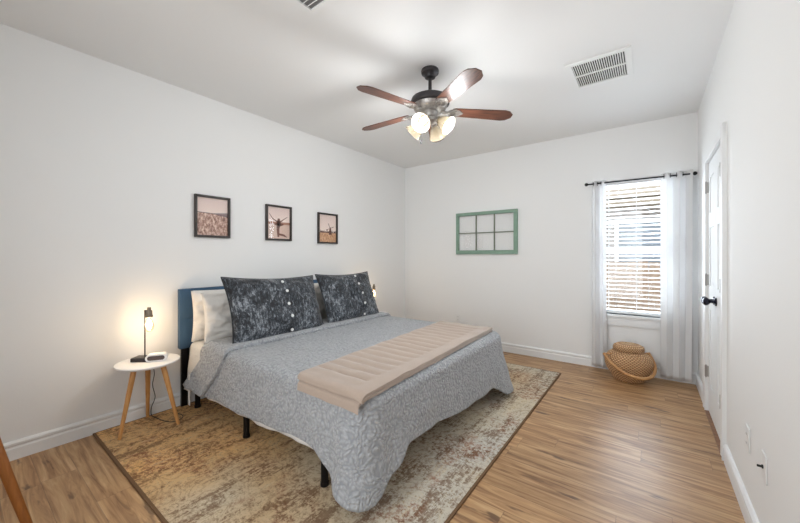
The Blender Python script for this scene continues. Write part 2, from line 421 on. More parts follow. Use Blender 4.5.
# ------------------------------------------------------------------ window
b = MB(); yo = D+0.07
for x0, x1, z0, z1 in ((WX0, WX0+0.045, WZ0, WZ1), (WX1-0.045, WX1, WZ0, WZ1), (WX0, WX1, WZ0, WZ0+0.045), (WX0, WX1, WZ1-0.045, WZ1), (WX0, WX1, 1.32, 1.385)):
    b.box((x0, yo, z0), (x1, yo+0.055, z1), 0.004)
wf = struct(b.build('window_1', M_trim))
b = MB(); b.box((WX0+0.04, yo+0.02, WZ0+0.04), (WX1-0.04, yo+0.026, WZ1-0.04)); b.build('pane', M_glass, wf, smooth=0)
b = MB(); b.box((WX0-0.03, D-0.035, WZ0-0.028), (WX1+0.03, D+0.075, WZ0), 0.006); b.build('window_sill', M_trim, wf)
b = MB(); b.box((WX0-0.02, D-0.016, WZ0-0.125), (WX1+0.02, D, WZ0-0.028), 0.004); b.box((WX0-0.02, D-0.022, WZ0-0.045), (WX1+0.02, D, WZ0-0.028), 0.003)
struct(b.build('trim_3', M_trim))
# blinds
M_slat = plain('white_blind_slat', (0.90, 0.90, 0.90), 0.4)
r = empty('window_blind', ((WX0+WX1)/2, D+0.035, WZ0), 'white horizontal slat blind lowered in the back wall window', 'blind')
b = MB(); b.box((WX0+0.006, D+0.004, WZ1-0.055), (WX1-0.006, D+0.062, WZ1-0.002), 0.004); b.build('head_rail', M_slat, r)
b = MB(); ns = 30
for i in range(ns):
    z = WZ1-0.085-i*(WZ1-0.085-WZ0-0.04)/(ns-1)
    rows = []
    for sx in (WX0+0.010, WX1-0.010):
        ring = []
        for q in range(7):
            v = -1+q/3.0; ring.append((sx, D+0.034+0.024*v*0.93, z+0.0035*(1-v*v)-v*0.004+0.0012))
        for q in range(6, -1, -1):
            v = -1+q/3.0; ring.append((sx, D+0.034+0.024*v*0.93, z+0.0035*(1-v*v)-v*0.004-0.0012))
        rows.append(ring)
    vs = b.grid(rows, closed_v=True); b.cap(vs[0]); b.cap(vs[1][::-1])
b.build('slats', M_slat, r)
b = MB()
for x in (WX0+0.09, (WX0+WX1)/2, WX1-0.09):
    for yy in (D+0.010, D+0.058): b.tube([(x, yy, WZ0+0.03), (x, yy, WZ1-0.05)], 0.0016, 6)
b.build('ladder_cord', M_slat, r)
b = MB(); b.box((WX0+0.010, D+0.012, WZ0+0.012), (WX1-0.010, D+0.056, WZ0+0.03), 0.004); b.build('bottom_rail', M_slat, r)
b = MB(); b.tube([(WX1-0.05, D+0.006, 1.45), (WX1-0.05, D+0.003, WZ1-0.06)], 0.004, 6); b.build('wand', M_slat, r)

# outside world seen through the window
b = MB(); b.box((-2, D+T+0.05, -0.35), (9, 14, -0.25)); struct(b.build('ground', plain('yard_gravel', srgb(150, 140, 120), 0.95, var=0.3), smooth=0))
M_fence = mat_wood('cedar_fence', srgb(150, 126, 106), srgb(180, 156, 134), (8, 1, 1), 0.8)
fr = empty('garden_fence', (3.5, 6.6, -0.25), 'brown wooden board fence standing outside behind the window blind', 'fence')
b = MB(); x = 1.2
while x < 6.5:
    b.box((x, 6.6, -0.25), (x+0.135, 6.62, 1.20+random.uniform(-0.01, 0.01)), 0.003); x += 0.145
b.build('boards', M_fence, fr)
b = MB()
for z in (0.1, 0.95): b.box((1.2, 6.62, z), (6.5, 6.66, z+0.09))
b.build('rail', M_fence, fr)
k = NT('neighbour_brick'); br = k.n('TexBrick', {'Vector': k.n('Mapping', {'Vector': k.obj(), 'Rotation': (math.pi/2, 0, 0)}).outputs[0], 'Color1': (*srgb(150, 138, 130), 1), 'Color2': (*srgb(178, 164, 152), 1), 'Mortar': (*srgb(196, 190, 182), 1), 'Scale': 4.5, 'Mortar Size': 0.015})
k.l(br.outputs[0], k.b.inputs['Base Color']); M_brick = k.m
hr = empty('neighbour_house', (4.5, 9.0, -0.25), 'neighbour house of grey brick seen beyond the fence through the blind', 'house')
b = MB(); b.box((0.5, 9.0, -0.25), (9, 9.3, 2.35)); b.build('wall', M_brick, hr, smooth=0)
b = MB(); b.box((0.2, 8.5, 2.35), (9.2, 8.56, 2.52)); b.prism([(8.5, 2.5), (8.5, 2.56), (11.5, 3.6), (11.5, 2.5)], lambda u, v, t: (t, u, v), 0.2, 9.2)
b.build('roof', plain('grey_shingle', srgb(176, 160, 140), 0.9, var=0.3), hr, smooth=0)
b = MB()
for x0, x1, z0, z1 in ((2.6, 2.68, 1.0, 2.1), (3.82, 3.9, 1.0, 2.1), (2.6, 3.9, 2.03, 2.11), (2.6, 3.9, 0.95, 1.03)): b.box((x0, 8.93, z0), (x1, 9.0, z1))
w = b.build('window', M_trim, hr, smooth=0)
b = MB(); b.box((2.68, 8.97, 1.03), (3.82, 8.99, 2.03)); b.build('pane', plain('blueish_pane', srgb(140, 150, 160), 0.1), w, smooth=0)

pr_ = empty('porch_post', (3.62, 5.6, -0.25), 'white post and crossbar standing close outside the window', 'post')
b = MB(); b.box((3.58, 5.56, -0.25), (3.64, 5.62, 2.02)); b.build('post', M_trim, pr_, smooth=0)
b = MB(); b.box((2.6, 5.565, 1.74), (3.58, 5.605, 1.79)); b.build('crossbar', M_trim, pr_, smooth=0)

# ------------------------------------------------------------------ rug
b = MB(); b.box((-1.225, -1.695, 0), (1.225, 1.695, 0.010), 0.004)
o = b.build('area_rug', M_rug); o.location = (1.236, 2.305, 0.0005)
tag(o, 'distressed beige and rust patterned area rug under the bed', 'rug')

# ------------------------------------------------------------------ bed
BX0, BX1, BY0, BY1 = 0.10, 2.12, 1.215, 3.135
ZT = 0.575
bed = empty('bed', (1.1, 2.17, 0.01), 'king bed with blue upholstered headboard and black metal legs', 'bed')
# headboard: tufted panels
hb = MB(); hy0, hy1, hz0, hz1 = 1.150, 3.130, 0.505, 1.010
nc, nr = 8, 2; rows = []
NY, NZ = 96, 32
for i in range(NY+1):
    row = []
    for j in range(NZ+1):
        u, v = i/NY, j/NZ
        fu, fv = (u*nc) % 1.0, (v*nr) % 1.0
        if i in (0, NY): fu = 0.0
        if j in (0, NZ): fv = 0.0
        p = (max(0, math.sin(math.pi*fu))**0.35)*(max(0, math.sin(math.pi*fv))**0.35)
        row.append((0.070+0.020*p, hy0+(hy1-hy0)*u, hz0+(hz1-hz0)*v))
    rows.append(row)
hb.grid(rows); hb.box((0.022, hy0, hz0), (0.071, hy1, hz1), 0.006)
hb.build('headboard', M_head, bed, smooth=60)
for y in (1.20, 3.08):
    b = MB(); b.box((0.025, y-0.03, 0.01), (0.05, y+0.03, 0.55), 0.003); b.build('headboard_post', M_black, bed)
b = MB()
for y in (1.235, 2.17, 3.105): b.box((0.12, y-0.02, 0.270), (2.09, y+0.02, 0.310), 0.004)
for x in (0.12, 0.62, 1.1, 1.6, 2.05): b.box((x, 1.235, 0.275), (x+0.04, 3.105, 0.305), 0.003)
for i in range(22): b.tube([(0.15+i*0.09, 1.235, 0.312), (0.15+i*0.09, 3.105, 0.312)], 0.004, 6)
b.build('frame', M_black, bed)
for y in (1.250, 2.17, 3.09):
    for x in (0.165, 0.95, 1.78):
        b = MB(); b.tube([(x, y, 0.012), (x, y, 0.275)], 0.021, 14); b.tube([(x, y, 0.0105), (x, y, 0.03)], 0.024, 14)
        b.build('leg', M_black, bed)
b = MB(); b.lathe([(0.001, -0.012), (0.011, -0.008), (0.013, 0), (0.011, 0.008), (0.001, 0.012)], (0.83, 1.214, 0.258), 12)
b.build('frame_bolt', M_nickel, bed)
# mattress
mt = empty('mattress', (1.1, 2.17, 0.316), 'white mattress on the black bed frame under the bedding', 'mattress')
b = MB(); b.box((BX0, BY0+0.01, 0.317), (BX1-0.03, BY1-0.01, ZT-0.018), 0.05, 4); b.build('mattress_body', M_mattress, mt)
b = MB()
b.box((0.245, 1.145, 0.090), (0.280, 1.149, 0.34), 0.001); b.build('care_tag', M_sheet, mt)['label'] = 'white cloth strip hanging down by the head leg'

def fb(x, y, z, s=6.0, a=0.006): return a*noise.noise(Vector((x*s, y*s, z*s)))
def drape(x0, x1, zt, hemN, flN, hemF, flF, R=0.055, inset=0.0, rowsx=80, slant=lambda t: 0.0, amp=0.004, wave=0.008, y0=None, y1=None, slant_top=0.0):
    """strip lying over the bed top and hanging down both long sides. returns rows (by x)."""
    ya = (BY0 if y0 is None else y0)-inset; yb = (BY1 if y1 is None else y1)+inset
    rows = []
    for i in range(rowsx+1):
        xx = x0+(x1-x0)*i/rowsx; row = []
        # near hem upward
        def side(y, sgn, hem, fl):
            pts = []; n = 22
            for q in range(n+1):
                t = 1-q/n; z = hem(xx)+(zt-R-hem(xx))*(1-t)
                off = fl(xx)*t**1.3 + wave*math.sin(xx*17+sgn*1.3)*t**1.4 + fb(xx, z, sgn*3, 9, 0.012)*t
                pts.append((xx+slant(t)*(1 if sgn < 0 else 0.5), y+sgn*off, z))
            for q in range(1, 8):
                a = q/8*math.pi/2
                pts.append((xx+slant(0), y-sgn*R*(1-math.cos(a)), zt-R+R*math.sin(a)))
            return pts
        row += side(ya, -1, hemN, flN)
        n = 60
        for q in range(n+1):
            y = ya+R+(yb-ya-2*R)*q/n
            row.append((xx, y, zt+fb(xx, y, 1, 5, amp)*min(1, q/4, (n-q)/4)))
        row += side(yb, 1, hemF, flF)[::-1]
        rows.append(row)
    return rows
def thick(o, t, off=1.0):
    m = o.modifiers.new('Solidify', 'SOLIDIFY'); m.thickness = t; m.offset = off; return o
# sheet
hemS = lambda x: 0.185+0.035*sstep(0.9, 1.8, x)+0.004*math.sin(x*9)-0.010*(1-sstep(0.16, 0.5, x))
b = MB(); b.grid(drape(0.12, 1.97, ZT-0.012, hemS, lambda x: 0.010+0.03*(1-sstep(0.2, 0.5, x)), hemS, lambda x: 0.01, R=0.05, inset=0.002, wave=0.004))
o = thick(b.build('bed_sheet', M_sheet, None, (1.1, 2.17, 0.316), 180), 0.003, 1.0)
tag(o, 'white sheet over the mattress, hanging below the quilt edge', 'sheet')

# quilt: top grid + skirt around near side, foot and far side
def build_quilt():
    R = 0.060; x0, x1 = 0.34, 2.135; y0, y1 = BY0-0.012, BY1+0.012; zt = ZT+0.004
    tx0, tx1, ty0, ty1 = x0, x1-R, y0+R, y1-R; rc = 0.09
    nx, ny = 100, 90
    def P(i, j):
        x = tx0+(tx1-tx0)*i/nx; y = ty0+(ty1-ty0)*j/ny
        for yy, sg in ((ty0, 1), (ty1, -1)):
            a = (x-(tx1-rc))/rc; c = ((yy+sg*rc)-y)*sg/rc
            if a > 0 and c > 0:
                x = tx1-rc+rc*a*math.sqrt(1-c*c/2); y = yy+sg*rc-sg*rc*c*math.sqrt(1-a*a/2); break
        return x, y
    rows = [[None]*(ny+1) for _ in range(nx+1)]
    for i in range(nx+1):
        for j in range(ny+1):
            x, y = P(i, j); e = min(1, j/5, (ny-j)/5, (nx-i)/5)
            rows[i][j] = Vector((x, y, zt+(fb(x, y, 0, 4, 0.010)+fb(x, y, 2, 11, 0.005))*e))
    b = MB(); vs = b.grid(rows)
    border = [(i, 0) for i in range(nx+1)]+[(nx, j) for j in range(1, ny+1)]+[(i, ny) for i in range(nx-1, -1, -1)]
    pts = [rows[i][j] for i, j in border]; n = len(pts)
    # resample tangents -> normals
    nor = []
    for q in range(n):
        a = pts[max(0, q-2)]; c = pts[min(n-1, q+2)]; t = (c-a); t.z = 0; t.normalize(); nor.append(Vector((t.y, -t.x, 0)))
    prev = [vs[i][j] for i, j in border]
    def hem(p, nn):
        # returns hem z, flare
        x, y = p.x, p.y
        if nn.y < -0.92:      # near side
            z = 0.212+0.040*sstep(0.9, 1.7, x)+0.006*math.sin(x*9)
            c = max(0, min(1, (x-1.80)/0.27)); return z*(1-c)+0.064*c, 0.022+0.055*c
        if nn.y > 0.92:
            c = sstep(1.75, 2.02, x); return 0.25*(1-c)+0.06*c, 0.03+0.06*c
        if nn.x > 0.92 and y < 2.2:
            c = 1-sstep(1.40, 1.47, y); z = 0.255-0.07*sstep(1.5, 2.4, y); return z*(1-c)+(0.115+0.32*(y-1.22))*c, 0.030+0.040*(1-sstep(1.38, 1.50, y))
        if nn.x > 0.92:
            c = sstep(2.72, 3.02, y); z = 0.185-0.01*sstep(2.2, 2.7, y); return z*(1-c)+0.045*c, 0.035+0.06*c
        if y < 2.2: return 0.080, 0.070
        return 0.045, 0.12
    hs = [hem(p, q) for p, q in zip(pts, nor)]
    # smooth
    for _ in range(2):
        hs = [((hs[max(0, q-1)][0]+hs[q][0]*2+hs[min(n-1, q+1)][0])/4, (hs[max(0, q-1)][1]+hs[q][1]*2+hs[min(n-1, q+1)][1])/4) for q in range(n)]
    arc = [0.0]
    for q in range(1, n): arc.append(arc[-1]+(pts[q]-pts[q-1]).length)
    K = 34
    for kk in range(1, 9):
        a = kk/8*math.pi/2; ring = [b.bm.verts.new(p+nn*R*math.sin(a)+Vector((0, 0, -R*(1-math.cos(a))))) for p, nn in zip(pts, nor)]
        for q in range(n-1): b.cap([prev[q], prev[q+1], ring[q+1], ring[q]])
        prev = ring
    for kk in range(1, K+1):
        t = kk/K; ring = []
        for q, (p, nn) in enumerate(zip(pts, nor)):
            hz, fl = hs[q]; zs = zt-R; z = zs+(hz-zs)*t
            cx, cy = p.x, p.y
            cn = math.exp(-((arc[q]-arc[nx]-0.02)/0.20)**2)      # near the near-foot corner
            cf = math.exp(-((arc[q]-arc[nx+ny])/0.20)**2)
            wv = 0.007*math.sin(arc[q]*13)+0.036*cn*math.sin((arc[q]-arc[nx])*27+2.6)+0.02*cf*math.sin((arc[q]-arc[nx+ny])*24)
            off = R+fl*t**1.15+wv*t**1.3+fb(p.x, p.y, z, 7, 0.014)*t
            ring.append(b.bm.verts.new((p.x+nn.x*off, p.y+nn.y*off, z)))
        for q in range(n-1): b.cap([prev[q], prev[q+1], ring[q+1], ring[q]])
        prev = ring
    o = b.build('quilt', M_quilt, None, (1.2, 2.17, ZT), 180)
    return thick(o, 0.010, 0.0)
q = build_quilt(); tag(q, 'grey textured quilt spread over the bed and draping to the rug', 'quilt')
# turned-back band of the quilt at the pillows
hemB = lambda x: 0.215+0.12*sstep(0.30, 0.72, x)*0+0.02*math.sin(x*12)
rows = drape(0.43, 0.735, ZT+0.036, lambda x: 0.235-0.02*sstep(0.43, 0.70, x), lambda x: 0.052, lambda x: 0.40, lambda x: 0.015, R=0.06, inset=0.022, rowsx=30,
             slant=lambda t: -0.27*t**1.2, wave=0.004, amp=0.003)
# roll the foot-side edge down to the quilt
ends = rows[-1]
for s_, (dx, dz) in enumerate(((0.007, -0.004), (0.010, -0.014), (0.006, -0.026), (-0.004, -0.034))):
    nr_ = []
    for (x, y, z) in ends:
        top = sstep(ZT-0.06, ZT, z)
        nr_.append((x+dx, y + (0 if top > 0.5 else (-dz*0.9 if y < 2 else dz*0.9))*(1-top), z+dz*top))
    rows.append(nr_)
b = MB(); b.grid(rows)
bo = thick(b.build('folded_band', M_quilt, q, None, 180), 0.012, 0.0)

# beige blanket folded across the foot
def blanket():
    n = 150; m = 46; b = MB()
    zt = ZT+0.012
    def edges(v):         # v 0 near .. 1 far
        return 1.625-0.11*v, 2.125-0.06*v
    def surf(u, v, lift, ext, rib):
        x0, x1 = edges(v); x = x0+(x1-x0)*u
        L = 2.05-ext; s = v*L-0.045+ext      # distance along y from the near edge, negative = over the side
        yn = BY0+0.02
        R = 0.05
        if s < 0:
            a = min(-s/R, 1.05); y = yn-R*math.sin(a)*1.0-0.012; z = zt+lift*0.9-R*(1-math.cos(a)); extra = max(0, -s-R*1.05); z -= extra*0.9; y -= extra*0.12
        else: y = yn+s*0.885-0.012*(1-min(1, s/0.1)); z = zt
        z += lift if s >= 0 else 0.1*lift
        if rib:
            f = sstep(0.0, 0.05, u)*(1-sstep(0.80, 0.84, u))*sstep(0.035, 0.05, v)*(1-sstep(0.95, 0.97, v))
            z += 0.016*f*(abs(math.cos(math.pi*v*19)))**0.8 - 0.002*f + 0.008*(1-f)
        # drop at the foot edge
        e = max(0, (x-2.06)/0.09); z -= 0.020*e*e
        return Vector((x, y, z+fb(x, y, lift*40, 8, 0.006)))
    for li, (lift, ext, rib, uo) in enumerate(((0.030, 0.0, True, 0.0), (0.015, 0.012, False, 0.0), (0.002, -0.035, False, -0.05))):
        top = [[surf(i/m*(1+uo)-uo*0.3, j/n, lift, ext, rib) for j in range(n+1)] for i in range(m+1)]
        bot = [[surf(i/m*(1+uo)-uo*0.3, j/n, lift-0.012, ext, False) for j in range(n+1)] for i in range(m+1)]
        A = b.grid(top); B = b.grid(bot)
        for j in range(n): b.cap([A[0][j], A[0][j+1], B[0][j+1], B[0][j]]); b.cap([A[m][j], A[m][j+1], B[m][j+1], B[m][j]])
        for i in range(m): b.cap([A[i][0], A[i+1][0], B[i+1][0], B[i][0]]); b.cap([A[i][n], A[i+1][n], B[i+1][n], B[i][n]])
    o = b.build('blanket', M_blanket, None, (1.85, 2.1, ZT+0.01), 50)
    return tag(o, 'beige ribbed fleece blanket folded across the foot of the bed', 'blanket')
blanket()

# pillows
def pillow_mesh(w, h, t, horn=0.04, seed=0, crump=0.012, flange=0.0):
    """local: width along Y, height along Z, thickness along X; origin at bottom centre"""
    b = MB(); n = 48; fr, bk = [], []
    for i in range(n+1):
        rf, rb = [], []
        for j in range(n+1):
            u = -1+2*i/n; v = -1+2*j/n
            eu = 1-abs(u)**2.6; ev = 1-abs(v)**2.6
            th = t/2*(max(0, eu)**0.55)*(max(0, ev)**0.55)
            yy = u*w/2*(1-horn*(1-v*v)*abs(u)**3); zz = v*h/2*(1-horn*1.4*(1-u*u)*abs(v)**3)
            wr = crump*noise.noise(Vector((u*3+seed, v*3, seed)))*min(1, th/(t*0.2))+crump*0.4*noise.noise(Vector((u*8+seed, v*8, seed+5)))*min(1, th/(t*0.2))
            rf.append((th+wr, yy, zz+h/2)); rb.append((-th*0.8+wr*0.5, yy, zz+h/2))
        fr.append(rf); bk.append(rb)
    b.grid(fr); b.grid(bk); return b
def rim(w, h, horn, off=0.0):
    pts = []
    n = 24
    def e(u, v): return (0, u*w/2*(1-horn*(1-v*v)*abs(u)**3), v*h/2*(1-horn*1.4*(1-u*u)*abs(v)**3)+h/2)
    for k_ in range(n): pts.append(e(-1+2*k_/n, -1))
    for k_ in range(n): pts.append(e(1, -1+2*k_/n))
    for k_ in range(n): pts.append(e(1-2*k_/n, 1))
    for k_ in range(n): pts.append(e(-1, 1-2*k_/n))
    pts.append(pts[0]); return pts
def place_pillow(name, mat, w, h, t, loc, lean, yaw, label, cat, group, seed, horn=0.04, crump=0.012, piping=None, roll=0.0):
    r = empty(name, (0, 0, 0), label, cat, group)
    pillow_mesh(w, h, t, horn, seed, crump).build('cushion', mat, r, None, 180)
    if piping:
        b = MB(); b.tube(rim(w, h, horn), 0.0055, 8); b.build('piping', piping, r, None, 180)
    r.location = loc; r.rotation_euler = (roll, -lean, yaw); WL[r.name] = Vector((0, 0, 0)); return r
G1 = 'ivory pillows against the headboard'
ZP = ZT-0.004
place_pillow('bed_pillow', M_case, 0.88, 0.43, 0.16, (0.165, 1.640, ZP), 0.02, 0.0, 'ivory pillow leaning on the headboard nearest the round white table, rearmost', 'pillow', G1, 1, crump=0.03)
place_pillow('bed_pillow', M_case, 0.88, 0.42, 0.17, (0.325, 1.665, ZP), 0.10, 0.02, 'ivory pillow directly behind the left dark velvet pillow', 'pillow', G1, 2, crump=0.03)
place_pillow('bed_pillow', M_case, 0.88, 0.42, 0.16, (0.165, 2.640, ZP), 0.03, 0.0, 'ivory pillow on the far half of the headboard, rearmost', 'pillow', G1, 3, crump=0.02)
place_pillow('bed_pillow', M_case, 0.88, 0.42, 0.17, (0.325, 2.650, ZP), 0.10, 0.0, 'ivory pillow directly behind the right dark velvet pillow', 'pillow', G1, 4, crump=0.02)
M_pip = plain('black_piping', (0.02, 0.022, 0.026), 0.7)
G2 = 'dark crushed velvet pillows'
p1 = place_pillow('velvet_pillow', M_velvet, 0.93, 0.575, 0.21, (0.672, 1.755, ZT-0.002), 0.39, 0.03, 'dark charcoal crushed velvet pillow with white buttons, nearer the lamp table', 'pillow', G2, 5, 0.07, 0.022, M_pip, roll=-0.035)
p2 = place_pillow('velvet_pillow', M_velvet, 0.80, 0.56, 0.20, (0.655, 2.665, ZT+0.004), 0.38, 0.0, 'dark charcoal crushed velvet pillow farther along, toward the back wall', 'pillow', G2, 6, 0.07, 0.022, M_pip)
M_button = plain('pearl_button', (0.8, 0.8, 0.78), 0.25)
for p, yb_, w_, h_, t_, sd in ((p1, 0.040, 0.93, 0.575, 0.21, 5), (p2, 0.10, 0.80, 0.56, 0.20, 6)):
    for z in (0.05, 0.165, 0.28, 0.395, 0.495):
        u = yb_/(w_/2); v = (z-h_/2)/(h_/2)
        th = t_/2*(1-abs(u)**2.6)**0.55*(1-abs(v)**2.6)**0.55
        th += 0.022*noise.noise(Vector((u*3+sd, v*3, sd)))+0.022*0.4*noise.noise(Vector((u*8+sd, v*8, sd+5)))
        b = MB(); b.lathe([(0.001, -0.004), (0.013, -0.003), (0.0145, 0.002), (0.012, 0.006), (0.005, 0.0045), (0.001, 0.0045)], (th+0.003, yb_, z), 16, axis=(1, 0, v*0.5))
        o = b.build('button', M_button, p, None)
        o['label'] = 'white button'

# ------------------------------------------------------------------ bedside tables, lamps
def nightstand(c, label):
    r = empty('bedside_table', (c[0], c[1], 0.0), label, 'table', 'round white three-legged bedside tables')
    b = MB(); b.lathe([(0.001, 0.484), (0.185, 0.484), (0.196, 0.490), (0.200, 0.498), (0.198, 0.504), (0.190, 0.506), (0.001, 0.506)], (c[0], c[1], 0), 64); b.build('table_top', M_white, r)
    for a, rr in ((-74, 0.192), (165, 0.195), (47, 0.205)):
        a = math.radians(a); d = Vector((math.cos(a), math.sin(a), 0))
        top = Vector((c[0], c[1], 0.484))+d*0.095; bot = Vector((c[0], c[1], 0.0112))+d*rr
        b = MB(); b.tube([bot, bot.lerp(top, 0.05), top.lerp(bot, 0.2), top], [0.0105, 0.0115, 0.0175, 0.018], 16); b.build('leg', M_pine, r)
    return r
NC = (0.222, 0.885)
nightstand(NC, 'round white table with three pale wooden legs, left of the bed')
FC = (0.232, 3.46)
r2 = nightstand(FC, 'round white bedside table on the far side of the bed'); 
def lamp(c, label, power, ang):
    x, y = c
    z0 = 0.5062
    r = empty('table_lamp', (x, y, z0), label, 'lamp', 'bare bulb bedside lamps')
    b = MB(); b.box((x-0.075, y-0.045, z0), (x+0.035, y+0.045, z0+0.030), 0.006, rot=Matrix.Rotation(ang, 3, 'Z'), piv=(x, y, z0)); b.build('base', M_bronze, r)
    b = MB(); b.tube([(x, y, z0+0.026), (x, y, 0.885)], 0.0048, 12)
    dx, dy = math.cos(ang)*0.030, math.sin(ang)*0.030
    b.tube([(x, y, 0.880), (x+dx, y+dy, 0.880)], 0.006, 10); b.build('pole', M_bronze, r)
    X, Y = x+dx, y+dy
    b = MB(); b.lathe([(0.001, 0.905), (0.012, 0.905), (0.013, 0.885), (0.020, 0.880), (0.021, 0.848), (0.024, 0.846), (0.024, 0.832), (0.018, 0.828), (0.001, 0.828)], (X, Y, 0), 24); b.build('socket', plain('pewter_socket', (0.30, 0.25, 0.19), 0.4, 0.8), r)
    b = MB(); b.lathe([(0.012, 0.828), (0.014, 0.815), (0.026, 0.790), (0.032, 0.765), (0.029, 0.742), (0.016, 0.725), (0.001, 0.720)], (X, Y, 0), 24, cap=False); g = b.build('bulb', mat_glass('bulb_glass', (1.0, 0.910, 0.8), 0.02), r)
    b = MB()
    for q in range(4):
        a = q*math.pi/2; b.tube([(X+0.006*math.cos(a), Y+0.006*math.sin(a), 0.810), (X+0.016*math.cos(a), Y+0.016*math.sin(a), 0.775), (X+0.008*math.cos(a), Y+0.008*math.sin(a), 0.745)], 0.0032, 6)
    b.build('filament', M_filament, g)
    l = bpy.data.lights.new('bulb_light', 'POINT'); l.energy = power; l.color = (1.0, 0.78, 0.52); l.shadow_soft_size = 0.02
    lo = bpy.data.objects.new('bulb_light', l); COL.objects.link(lo); lo.location = Vector((X, Y, 0.770))-Vector((x, y, z0)); lo.parent = r
    return r
lamp((0.200, 0.870), 'bare bulb lamp with thin bronze pole on the near round white table', 3.4, math.radians(40))
lamp((0.185, 3.50), 'bare bulb lamp glowing behind the far velvet pillow', 2.4, math.radians(-60))
# oblong white clock in front of the lamp
r = empty('clock_speaker', (0.275, 0.93, 0.5062), 'small oblong white clock speaker with dark mesh face on the round table', 'speaker')
def stadium(w, h, n=10):
    p = []
    for k_ in range(n+1):
        a = -math.pi/2+math.pi*k_/n; p.append((w/2-h/2+math.cos(a)*h/2, math.sin(a)*h/2))
    for k_ in range(n+1):
        a = math.pi/2+math.pi*k_/n; p.append((-w/2+h/2+math.cos(a)*h/2, math.sin(a)*h/2))
    return p
ca = math.radians(60)
ux = Vector((math.cos(ca), math.sin(ca), 0)); uy = Vector((math.sin(ca), -math.cos(ca), 0))
def spk(dz, d0): return lambda u, v, t: Vector((0.272, 0.925, 0.5337))+ux*u+uy*(t+d0)+Vector((0, 0, v+dz))
b = MB(); b.prism(stadium(0.135, 0.054), spk(0, 0), -0.030, 0.030); b.build('shell', M_white, r)
b = MB(); b.prism(stadium(0.108, 0.032), spk(0, 0), 0.0302, 0.033); b.build('mesh_face', plain('brown_mesh', srgb(86, 74, 72), 0.7, bump=(600, 0.6)), r)
r = empty('power_cord', (0.17, 0.95, 0.02), 'thin black cord hanging from the round white table down to the rug', 'cord')
b = MB(); pts = [(0.155, 0.905, 0.478), (0.10, 0.945, 0.44), (0.085, 0.965, 0.36), (0.08, 0.955, 0.27), (0.085, 0.97, 0.17), (0.07, 0.95, 0.09), (0.075, 0.95, 0.03), (0.13, 0.97, 0.0145), (0.22, 0.985, 0.0145), (0.29, 1.02, 0.0145), (0.28, 1.09, 0.0145), (0.22, 1.11, 0.0145), (0.15, 1.09, 0.0145), (0.10, 1.10, 0.0145), (0.05, 1.13, 0.0145)]
def cr(pts, n=8):
    P = [Vector(p) for p in pts]; out = []
    for i in range(len(P)-1):
        a, b_, c, d = P[max(0, i-1)], P[i], P[i+1], P[min(len(P)-1, i+2)]
        for k_ in range(n):
            t = k_/n; out.append(0.5*((2*b_)+(-a+c)*t+(2*a-5*b_+4*c-d)*t*t+(-a+3*b_-3*c+d)*t**3))
    out.append(P[-1]); return out
b.tube(cr(pts), 0.0028, 6); b.build('cable', M_cord, r, None, 180)
b = MB(); b.box((0.078, 0.945, 0.43), (0.095, 0.962, 0.46), 0.003); b.build('inline_switch', M_cord, r)

# stand with brown leg at the lower left corner of the photo
r = empty('wooden_stand', (0.84, -0.15, 0.0), 'brown wooden stand whose one splayed leg stands in the lower left corner', 'table')
b = MB(); b.lathe([(0.001, 0.56), (0.26, 0.56), (0.272, 0.570), (0.272, 0.585), (0.262, 0.590), (0.001, 0.590)], (0.84, -0.15, 0), 48); b.build('table_top', M_brownleg, r)
for f, t in (((0.945, 0.222, 0.002), (0.868, 0.088, 0.562)), ((0.45, -0.27, 0.002), (0.62, -0.22, 0.56)), ((0.98, -0.60, 0.002), (0.89, -0.36, 0.56))):
    b = MB(); f = Vector(f); t = Vector(t); b.tube([f, f.lerp(t, 0.5), t], [0.0165, 0.020, 0.024], 20); b.build('leg', M_brownleg, r)

